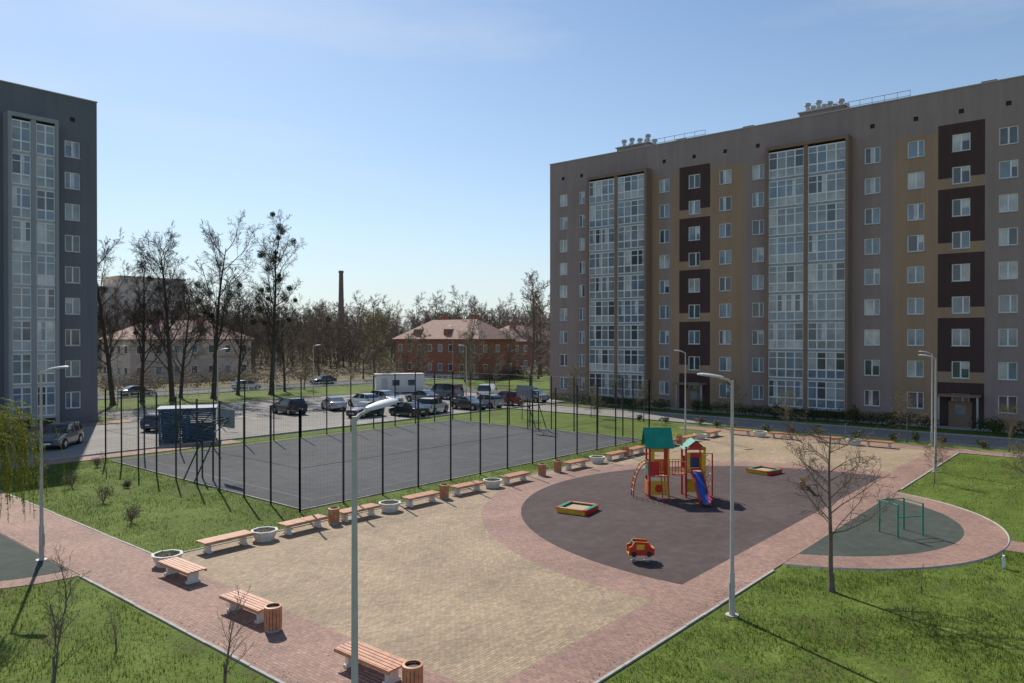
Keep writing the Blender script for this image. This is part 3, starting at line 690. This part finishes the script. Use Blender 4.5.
# ------------------------------------------------------------------ cars
def car_mesh(kind, paint):
    b = MB(); P_ = PAINT[paint]
    if kind == 'suv': L, W, st, wr = 4.4, .91, [(2.2, .38, .62, .68, .0), (2.1, .26, .8, .86, 0), (1.25, .24, 1.0, 1.04, 0), (.95, .24, 1.04, 1.08, 0), (.3, .24, 1.04, 1.62, 1), (-.6, .24, 1.05, 1.68, 1), (-1.6, .24, 1.08, 1.64, 1), (-2.05, .26, 1.1, 1.14, 0), (-2.2, .4, .9, .95, 0)], .36
    elif kind == 'sedan': L, W, st, wr = 4.5, .88, [(2.25, .35, .55, .6, .0), (2.12, .22, .68, .74, 0), (1.3, .2, .86, .9, 0), (.95, .2, .9, .93, 0), (.15, .2, .9, 1.42, 1), (-.6, .2, .92, 1.45, 1), (-1.0, .2, .94, 1.40, 1), (-1.65, .22, .96, 1.0, 0), (-2.1, .24, .93, .97, 0), (-2.25, .35, .8, .85, 0)], .32
    elif kind == 'van': L, W, st, wr = 5.0, .97, [(2.5, .4, .75, .8, .0), (2.4, .28, .95, 1.0, 0), (1.8, .26, 1.15, 1.2, 0), (1.1, .26, 1.2, 1.95, 1), (.1, .26, 1.2, 2.02, 1), (-1.4, .26, 1.2, 2.02, 1), (-2.3, .26, 1.2, 1.98, 1), (-2.48, .3, 1.2, 1.25, 0), (-2.5, .4, 1.0, 1.05, 0)], .34
    else: L, W, st, wr = 4.1, .87, [(2.05, .36, .58, .62, .0), (1.95, .23, .74, .8, 0), (1.25, .21, .92, .96, 0), (.98, .21, .96, 1.0, 0), (.25, .21, .96, 1.46, 1), (-.6, .21, .98, 1.5, 1), (-1.45, .21, 1.0, 1.44, 1), (-1.9, .23, 1.02, 1.06, 0), (-2.05, .36, .85, .9, 0)], .32
    base = len(b.v); kp = b.mid(P_); kg = b.mid('carglass'); kb = b.mid('plastic')
    n = 10
    for i, (x, zb, ze, zt, cab) in enumerate(st):
        w = W*(.86 if i in (0, len(st)-1) else (.96 if i in (1, len(st)-2) else 1)); wt = w*.78 if cab else w*.86
        hf = [(w*.3, zb), (w*.94, zb), (w, zb+.22), (w*.97, ze), (wt, zt)]
        b.v.extend([(x, y, z) for y, z in hf]+[(x, -y, z) for y, z in reversed(hf)])
    for i in range(len(st)-1):
        c0, c1 = st[i][4], st[i+1][4]
        for j in range(n):
            q = base+i*n+j; w = base+i*n+(j+1) % n
            m = kp
            if j in (3, 5) and (c0 or c1): m = kg
            if j == 4 and (c0 != c1): m = kg
            if kind == 'van' and j in (3, 5) and c0 and c1 and i > 3 and paint == 'white': m = kp
            if j in (0, 8, 9): m = kb
            b.f.append((q, w, w+n, q+n)); b.m.append(m)
    b.f.append(tuple(base+j for j in range(n))); b.m.append(kp)
    e = base+(len(st)-1)*n; b.f.append(tuple(e+j for j in range(n))); b.m.append(kp)
    h = st[5][3]; belt = st[5][2]; wt = W*.78
    for s in (-1, 1):
        for x in (-.35, ) + ((-1.25,) if kind != 'sedan' else ()):
            b.face([(x-.05, s*(W*.975), belt), (x+.05, s*(W*.975), belt), (x+.05, s*(wt+.008), h-.03), (x-.05, s*(wt+.008), h-.03)], P_)
        b.box(st[3][0]-.25, st[3][0]-.08, s*W-.02 if s > 0 else -W-.18, s*W+.18 if s > 0 else -W+.02, belt, belt+.13, P_)
        wx = L*.31
        for x in (wx, -wx):
            b.cyl((x, s*(W-.21), wr), (x, s*(W+.005), wr), wr+.07, wr+.07, 20, 'plastic')
            b.cyl((x, s*(W-.2), wr), (x, s*(W+.02), wr), wr, wr, 20, 'tyre'); b.cyl((x, s*(W+.0), wr), (x, s*(W+.03), wr), wr*.62, wr*.58, 14, 'rim')
        x1 = st[1][0]; b.box(x1-.12, x1+.045, min(s*W*.55, s*W*.9), max(s*W*.55, s*W*.9), st[1][2]-.14, st[1][2], 'lightw')
        x2 = st[-2][0]; b.box(x2-.09, x2+.05, min(s*W*.66, s*W*.955), max(s*W*.66, s*W*.955), st[-1][2]-.16, st[-1][2]+.08, 'lightred')
    b.box(L/2-.02, L/2+.01, -.26, .26, .42, .53, 'white'); b.box(L/2-.05, L/2+.005, -.45, .45, .56, .66, 'plastic'); b.box(-L/2-.01, -L/2+.02, -.26, .26, .55, .66, 'white')
    return b.mesh('parked_car', 38)
cars = [(44.3, 67.8, 'suv', 'dark', 88), (49.9, 67.8, 'sedan', 'silver', 70), (54.6, 68.6, 'hatch', 'white', 90), (57.4, 67.9, 'suv', 'silver', -88), (63, 67.7, 'sedan', 'grey', 91), (67.9, 68.6, 'van', 'blue', 90),
        (47.6, 59.4, 'hatch', 'dark', -170), (50.6, 56.4, 'sedan', 'dark', 88), (54.2, 56.6, 'suv', 'white', 20), (59.7, 56.6, 'sedan', 'dark', -90), (62.6, 56.7, 'hatch', 'silver', 92), (66.5, 57, 'suv', 'red', 90),
        (70.5, 63.5, 'van', 'white', 30), (71.8, 57.5, 'sedan', 'silver', 90), (29.8, 64.2, 'hatch', 'blue', 20), (20.2, 60.2, 'suv', 'grey', -130), (60, 103, 'hatch', 'silver', 0), (76.5, 106.8, 'sedan', 'dark', 180), (110, 103, 'suv', 'white', 0), (75.5, 61.5, 'hatch', 'grey', 88), (44, 103, 'sedan', 'grey', 0)]
cm = {}
for x, y, kd, pt, r in cars:
    if (kd, pt) not in cm: cm[(kd, pt)] = car_mesh(kd, pt)
    place(cm[(kd, pt)], 'parked_car' if kd != 'van' else 'parked_van', (x, y, .022), R(r))

# ------------------------------------------------------------------ trees
def grow(b, rg, p, d, L, r, lv, S, tips):
    nseg = S['seg'][lv]; pts = [p.copy()]; rad = [r]; q = p.copy(); d = d.copy(); dirs = [d.copy()]
    endr = S['endr'][lv]
    for i in range(nseg):
        d = (d+Vector((rg.gauss(0, 1), rg.gauss(0, 1), rg.gauss(0, 1)))*S['wob'][lv]+Vector((0, 0, S['up'][lv]))).normalized()
        q = q+d*(L/nseg); pts.append(q.copy()); rad.append(max(r*(1-(1-endr)*(i+1)/nseg), S['rmin'])); dirs.append(d.copy())
    b.tube(pts, rad, S['sides'][lv], S['mat'] if lv < S.get('tw', 2) else S['tmat'], False)
    if lv+1 >= len(S['seg']): tips.append(pts[-1]); tips.append(pts[len(pts)//2]); return
    n = S['n'][lv]
    for i in range(n):
        t = S['st'][lv]+(1-S['st'][lv])*(i+rg.random())/n; t = min(t, .999)
        k = t*nseg; j = int(k); pos = pts[j].lerp(pts[j+1], k-j); dd = dirs[j+1]
        ax = dd.orthogonal().normalized(); ax.rotate(Matrix.Rotation(rg.random()*6.283, 3, dd))
        nd = dd.copy(); nd.rotate(Matrix.Rotation(R(S['ang'][lv]*rg.uniform(.7, 1.25)), 3, ax))
        l = L*S['lr'][lv]*rg.uniform(.65, 1.15)*(1-S['tf'][lv]*(t-S['st'][lv])/(1-S['st'][lv]+1e-6))
        rr = max(min(rad[j]*.7, r*S['rr'][lv]*(1-.5*t)), S['rmin'])
        grow(b, rg, pos, nd, l, rr, lv+1, S, tips)

def leafclump(b, rg, c, rx, rz, n, m, s=.05):
    for i in range(n):
        v = Vector((rg.gauss(0, 1), rg.gauss(0, 1), rg.gauss(0, 1))).normalized()*(rg.random()**.45)
        q = Vector((c[0]+v.x*rx, c[1]+v.y*rx, c[2]+v.z*rz))
        a = Vector((rg.gauss(0, 1), rg.gauss(0, 1), rg.gauss(0, 1))).normalized()*s*rg.uniform(.6, 1.4); e = a.orthogonal().normalized()*s*.6*rg.uniform(.6, 1.3)
        b.face([q-a, q+e, q+a, q-e], m)

def tree(name, seed, H, r, S, leaf=None, mist=0):
    b = MB(); rg = random.Random(seed); tips = []
    grow(b, rg, Vector((0, 0, -.05)), Vector((rg.uniform(-.03, .03), rg.uniform(-.03, .03), 1)), H, r, 0, S, tips)
    if leaf:
        m, n, s = leaf
        for i in range(n):
            t = rg.choice(tips); leafclump(b, rg, t, .12, .12, 2, m, s)
    done = []
    c = [t for t in tips if t.z > H*.45]
    for i in range(mist*6):
        if len(done) >= mist: break
        t = rg.choice(c)
        if any((t-u).length < 1.3 for u in done): continue
        done.append(t); q = rg.uniform(.3, .6); leafclump(b, rg, t, q, q, 300, 'mistle', .075)
    b.tube([(0, 0, -.1), (0, 0, .15), (0, 0, .5)], [r*1.7, r*1.25, r*1.0], 9, S['mat'], False)
    return b.mesh(name, 60)

S_tall = dict(seg=[9, 6, 4, 3, 2], endr=[.15, .2, .3, .4, .5], wob=[.025, .12, .17, .2, .2], up=[.03, .13, .08, .05, .03], rmin=.013, sides=[9, 6, 4, 3, 3], mat='bark_d', tmat='bark_d',
              n=[20, 9, 7, 5], st=[.2, .15, .15, .15], ang=[46, 40, 42, 40], lr=[.45, .46, .5, .55], tf=[.45, .4, .4, .3], rr=[.34, .5, .5, .6])
S_dist = dict(seg=[6, 4, 3, 2, 1], endr=[.2, .2, .3, .4, .5], wob=[.05, .14, .18, .2, .2], up=[.02, .10, .06, .03, .02], rmin=.018, sides=[6, 4, 3, 3, 3], mat='bark', tmat='twig',
              n=[15, 8, 6, 4], st=[.13, .1, .15, .1], ang=[50, 42, 42, 42], lr=[.44, .5, .5, .5], tf=[.5, .4, .4, .3], rr=[.3, .5, .5, .6])
S_small = dict(seg=[6, 5, 4, 3], endr=[.3, .2, .3, .4], wob=[.04, .12, .16, .2], up=[.02, .05, .04, .03], rmin=.006, sides=[8, 5, 4, 3], mat='bark_g', tmat='bark_g',
               n=[20, 8, 5], st=[.34, .15, .15], ang=[62, 42, 40], lr=[.50, .45, .5], tf=[.45, .4, .4], rr=[.36, .5, .5])
S_sap = dict(seg=[5, 4, 3], endr=[.3, .3, .4], wob=[.07, .12, .15], up=[.02, .08, .04], rmin=.004, sides=[5, 4, 3], mat='bark_g', tmat='bark_g', tw=1,
             n=[16, 6], st=[.12, .2], ang=[42, 38], lr=[.5, .45], tf=[.6, .4], rr=[.5, .6])

talls = [tree('poplar_tree', 121+i, H, .36, S_tall, mist=m) for i, (H, m) in enumerate(((19.5, 2), (20.5, 6), (21, 26)))]
for x, y, k_, r_, s_ in ((36.5, 92, 0, 0, .86), (40.5, 93.5, 1, 2, .76), (43.5, 92, 0, 1, .93), (48.9, 92, 1, 3.1, .96), (57.3, 92, 2, 2.2, .97), (54, 95, 0, 4, .68), (33.5, 93, 1, 1, .7), (62, 96, 0, 5, .55), (46.5, 96, 0, 2.5, .7)):
    place(talls[k_], 'poplar_tree', (x, y, 0), r_, scale=s_)
dist = [tree('bare_tree', 50+i, H, .24, S_dist, leaf=lf) for i, (H, lf) in enumerate(((14, None), (16, None), (13, ('bud', 800, .10)), (15, None), (12, ('bud', 300, .10))))]
for x, y, k_, s_ in ((82, 92, 2, .62), (96, 92, 1, .8), (88, 96, 4, .7), (112, 88, 3, 1.0), (118, 92, 1, 1.0), (74.5, 90.5, 2, .85), (92, 88, 2, .5), (101, 95, 0, .6), (66, 97, 4, .45), (109, 93, 0, .7), (86.5, 82, 2, .35), (91, 73, 3, 1.12), (88, 78, 0, .45), (70, 112, 3, .8), (80, 113, 0, .85), (90, 113, 1, .7)):
    place(dist[k_], 'bare_tree', (x, y, 0), rng.random()*6, scale=s_)
root = empty('distant_trees')
fr = random.Random(99)
def forest(n, p0, p1, d0, d1):
    for i in range(n):
        az = fr.uniform(p0, p1); d = fr.uniform(d0, d1)
        x = d*(.764+.645*az); y = d*(.645-.764*az)
        if y < 113: continue
        if 50 < x < 96 and 118 < y < 160 and not (150 < y): continue
        if 62 < x < 108 and 208 < y < 232: continue
        if 100 < x < 154 and 90 < y < 124: continue
        place(fr.choice(dist), 'tree_crown', (x, y, 0), fr.random()*6.28, root, scale=fr.uniform(.7, 1.1)*(1+.15*(d > 220)))
forest(330, -1.0, .22, 135, 300)
forest(260, -.56, .08, 170, 330)
b = MB(); ur = random.Random(5)
for i in range(1300):
    if i % 3 == 0: x = ur.uniform(20, 190); y = ur.uniform(112, 128)
    elif i % 3 == 1: x = ur.uniform(20, 260); y = ur.uniform(150, 180)
    else: x = ur.uniform(90, 330); y = ur.uniform(125, 260)
    if 103 < x < 152 and y < 124: y = 94+ur.random()*2
    h = ur.uniform(.6, 2.2)*(1.9 if i % 3 else 1)
    leafclump(b, ur, (x, y, h*.7), h*1.3, h*.95, 55, ur.choice(['leaf_b', 'twig', 'leaf_b', 'leaf_b', 'bud']), .2)
b.obj('hedgerow_undergrowth')

nt_ = tree('young_tree', 311, 4.9, .08, S_small, leaf=('bud', 160, .02))
place(nt_, 'young_tree', (24.35, 7.4, 0), 1.0)
yt2 = tree('young_tree', 305, 4.2, .06, S_small, leaf=('bud', 900, .03))
for x, y, s_ in ((46, 8.6, .5), (43.5, 4.2, .62), (62.3, 22.5, .75), (62.2, 13.5, .8), (62.0, 7.0, .7), (62.2, -2, .9), (71, 44, .8), (71, 50, 1), (71, 31, .8), (62, 36, .8), (62, 42, .7), (57, 38, .6), (56, 46, .7)):
    place(yt2, 'young_tree', (x, y, 0), rng.random()*6, scale=s_)
sap = [tree('sapling', 400+i, 1.9, .022, S_sap) for i in range(3)]
for i, (x, y, s_) in enumerate(((8.3, 24.3, .9), (6.3, 19.2, 1.2), (8.7, 15.9, 1.1), (26.0, 5.2, .45), (8.0, 20, .6), (17.5, 45, .8), (7.1, 21.5, .7))): place(sap[i % 3], 'sapling', (x, y, 0), i, scale=s_)
# willow
b = MB(); wr_ = random.Random(8)
b.tube([(0, 0, -.1), (.1, 0, 1.5), (0, .1, 3.2), (.1, .1, 4.2)], [.16, .13, .11, .07], 9, 'bark', False)
for i in range(30):
    a = wr_.random()*6.28; rr = wr_.uniform(.6, 2.0); top = Vector((rr*.75*math.cos(a), rr*.75*math.sin(a), wr_.uniform(4.9, 6.0)))
    b.tube([(0.05, .05, wr_.uniform(3, 4.2)), top*.8+Vector((0, 0, .6)), top], [.05, .03, .02], 4, 'bark', False)
    for j in range(9):
        p0 = top+Vector((wr_.gauss(0, .25), wr_.gauss(0, .25), wr_.uniform(-.2, .2))); out = Vector((math.cos(a), math.sin(a), 0))*wr_.uniform(.2, .8)
        Ls = wr_.uniform(1.2, 2.6); pts = [p0, p0+out*.6+Vector((0, 0, -.1)), p0+out+Vector((0, 0, -Ls*.5)), p0+out*1.05+Vector((0, 0, -Ls))]
        b.tube(pts, [.008]*4, 3, 'leaf_w', False)
        for k2 in range(30):
            u = wr_.random()*2.999; q = pts[int(u)].lerp(pts[int(u)+1], u-int(u)); leafclump(b, wr_, q, .04, .04, 1, 'leaf_w', .04)
b.obj('willow_tree', loc=(6.3, 26.8, 0))

def bush(name, x, y, rx, rz, n, mats, s=.06, seed=0):
    b = MB(); rg = random.Random(seed)
    for i in range(9):
        a = rg.random()*6.28; b.tube([(0, 0, 0), (math.cos(a)*rx*.4, math.sin(a)*rx*.4, rz), (math.cos(a)*rx*.8, math.sin(a)*rx*.8, rz*1.7)], [.02, .012, .006], 3, 'twig', False)
    for i in range(7):
        a = rg.random()*6.28; q = rg.random()*rx*.6; leafclump(b, rg, (math.cos(a)*q, math.sin(a)*q, rz*rg.uniform(.6, 1.3)), rx*.55, rz*.6, n//7, rg.choice(mats), s)
    return b.obj(name, loc=(x, y, 0))
for i, (x, y, r_) in enumerate(((15.1, 43.3, .55), (14.7, 38.2, .55), (13.9, 33.2, .55), (15, 47, .5), (17, 41, .3), (18.5, 49, .4))): bush('shrub', x, y, r_, r_*.9, 560, ['leaf_m', 'leaf_b', 'twig'], .035, i)
hr = random.Random(31)
for i in range(20): bush('shrub', 62.2+hr.uniform(-.3, .5), -8+i*2.3+hr.uniform(-.8, .8), hr.uniform(.3, .75), hr.uniform(.3, .55), 260, ['leaf_d', 'leaf_d', 'leaf_m', 'leaf_b'], .07, i+50)
b = MB()
for i in range(620):
    y = -22+i*.125+hr.uniform(-.1, .1)
    if any(abs(y-s) < 1.3 for s in (37.8, 12.2, -16.6)): continue
    h = .62+.22*noise.noise(Vector((y*.35, 0, 0)))+hr.uniform(-.08, .08)
    leafclump(b, hr, (73.0+hr.uniform(-.25, .25), y, h), .5, h*.95, 26, hr.choice(['leaf_d', 'leaf_d', 'leaf_m']), .09)
b.obj('facade_hedge')
for i in range(9): bush('shrub', 71.4+hr.uniform(-.5, .5), -6+i*6.9+hr.uniform(-2, 2), hr.uniform(.6, 1.0), hr.uniform(.6, 1.1), 420, ['leaf_d', 'leaf_m'], .09, i+90)

# grass blades
def paved(x, y):
    if 9.5 < x < 61.2 and 9.4 < y < 27.1: return True
    if 9.5 < x < 12.5: return True
    if y < 9.7 and (x-34)**2+(y-12.2)**2 < 8.45**2: return True
    if 33.1 < x < 35 and y < 5: return True
    if x < 9.8 and ((x-9.7)/5)**2+((y-32.3)/5.3)**2 < 1: return True
    if CX0-.1 < x < CX1+.1 and CY0-.1 < y < CY1+.1: return True
    if y > 52 or 59 < x: return True
    return False
gr = np.random.RandomState(4)
V = []; F = []; MI = []
regs = [(13, 34, -6, 9.5, 85000), (34, 58, -6, 9.5, 28000), (0, 9.65, 10, 40, 42000), (12.4, 20, 27.1, 52, 26000), (20, 51, 27.1, 29.6, 9000)]
for x0, x1, y0, y1, n in regs:
    A = gr.rand(n, 7)
    for a in A:
        x = x0+(x1-x0)*a[0]; y = y0+(y1-y0)*a[1]
        if paved(x, y): continue
        nz = .7*noise.noise(Vector((x*.35, y*.35, 9)))+.6*noise.noise(Vector((x*.9, y*.9, 0)))+.5*noise.noise(Vector((x*3.1, y*3.1, 4)))
        if nz < -.2+(a[5]-.5)*1.0: continue
        h = (.04+.075*a[2])*(1+.7*nz); t = a[3]*6.283; dx, dy = math.cos(t)*.012, math.sin(t)*.012; i = len(V)
        V += [(x-dx, y-dy, 0), (x+dx, y+dy, 0), (x+dy*9*(a[4]-.5), y+dx*9*(a[4]-.5), h)]; F.append((i, i+1, i+2)); MI.append(0 if a[6]+.4*nz < .62 else 1)
me = bpy.data.meshes.new('grass_blades'); me.from_pydata(V, [], F); me.materials.append(M['blade1']); me.materials.append(M['blade2']); me.polygons.foreach_set('material_index', MI)
place(me, 'grass_blades')
b = MB(); lr_ = random.Random(77)
for i in range(2600):
    e_ = lr_.random()
    if e_ < .35: x, y = lr_.uniform(12.4, 58), 9.7+abs(lr_.gauss(0, .18))
    elif e_ < .6: x, y = lr_.uniform(12.4, 58), 26.95-abs(lr_.gauss(0, .25))
    elif e_ < .75: x, y = 9.8+abs(lr_.gauss(0, .18)), lr_.uniform(11, 50)
    else: x, y = lr_.uniform(9.8, 50), lr_.uniform(9.7, 26.8)
    s = lr_.uniform(.012, .03); t = lr_.random()*6.28; z = .04+lr_.random()*.006
    b.face([(x+s*math.cos(t), y+s*math.sin(t), z), (x-s*math.sin(t)*.6, y+s*math.cos(t)*.6, z+.008), (x-s*math.cos(t), y-s*math.sin(t), z), (x+s*math.sin(t)*.6, y-s*math.cos(t)*.6, z+.004)], lr_.choice(['leaf_b', 'soil', 'bark']))
b.obj('fallen_leaves')

# ------------------------------------------------------------------ light, world, camera
w = bpy.data.worlds.new('World'); scene.world = w; w.use_nodes = True
nt = w.node_tree; bg = nt.nodes['Background']; sky = nt.nodes.new('ShaderNodeTexSky'); sky.sky_type = 'NISHITA'; sky.sun_disc = False
sky.sun_elevation = R(42); sky.sun_rotation = math.atan2(.39, .92); sky.air_density = 1.0; sky.dust_density = .35; sky.ozone_density = 1.6; sky.altitude = 0
def N(t): return nt.nodes.new(t)
wb = N('ShaderNodeMixRGB'); wb.blend_type = 'MULTIPLY'; wb.inputs[0].default_value = 1; wb.inputs[2].default_value = (.86, .93, .97, 1)
nt.links.new(sky.outputs[0], wb.inputs[1])
tc = N('ShaderNodeTexCoord'); sx = N('ShaderNodeSeparateXYZ'); nt.links.new(tc.outputs['Generated'], sx.inputs[0])
om = N('ShaderNodeMath'); om.operation = 'SUBTRACT'; om.use_clamp = True; om.inputs[0].default_value = 1; nt.links.new(sx.outputs['Z'], om.inputs[1])
pw = N('ShaderNodeMath'); pw.operation = 'POWER'; pw.inputs[1].default_value = 6; nt.links.new(om.outputs[0], pw.inputs[0])
ml = N('ShaderNodeMath'); ml.operation = 'MULTIPLY'; ml.inputs[1].default_value = .82; nt.links.new(pw.outputs[0], ml.inputs[0])
hz = N('ShaderNodeMixRGB'); hz.inputs[2].default_value = (5.1, 5.8, 6.3, 1); nt.links.new(ml.outputs[0], hz.inputs[0]); nt.links.new(wb.outputs[0], hz.inputs[1])
mp = N('ShaderNodeMapping'); mp.inputs['Scale'].default_value = (1.2, 1.2, 6.5); mp.inputs['Rotation'].default_value = (.05, .08, .4); nt.links.new(tc.outputs['Generated'], mp.inputs[0])
cn = N('ShaderNodeTexNoise'); cn.inputs['Scale'].default_value = 1.6; cn.inputs['Detail'].default_value = 8; cn.inputs['Roughness'].default_value = .55; nt.links.new(mp.outputs[0], cn.inputs['Vector'])
cr = N('ShaderNodeValToRGB'); cr.color_ramp.elements[0].position = .5; cr.color_ramp.elements[0].color = (0, 0, 0, 1); cr.color_ramp.elements[1].position = .82; cr.color_ramp.elements[1].color = (.42, .42, .42, 1); nt.links.new(cn.outputs['Fac'], cr.inputs[0])
cl = N('ShaderNodeMixRGB'); cl.inputs[2].default_value = (6.2, 6.5, 6.8, 1); nt.links.new(cr.outputs[0], cl.inputs[0]); nt.links.new(hz.outputs[0], cl.inputs[1])
nt.links.new(cl.outputs[0], bg.inputs[0]); bg.inputs[1].default_value = .125
sd = bpy.data.lights.new('sun', 'SUN'); sd.energy = 5.0; sd.angle = R(.5); sd.color = (1, .945, .86)
so = bpy.data.objects.new('sun', sd); scene.collection.objects.link(so)
el = R(42); dirv = Vector((.39*math.cos(el), .92*math.cos(el), math.sin(el))); so.rotation_euler = dirv.to_track_quat('Z', 'Y').to_euler()
cd = bpy.data.cameras.new('camera'); cd.sensor_width = 36; cd.lens = 745/1024*36; cd.clip_end = 5000; cd.clip_start = .1
co = bpy.data.objects.new('camera', cd); scene.collection.objects.link(co); co.location = (0, 0, 8)
co.rotation_euler = (R(90)-math.atan(4.5/745), 0, math.atan2(.645, .764)-math.pi/2)
scene.camera = co
scene.view_settings.view_transform = 'Standard'; scene.view_settings.look = 'None'; scene.view_settings.exposure = 0
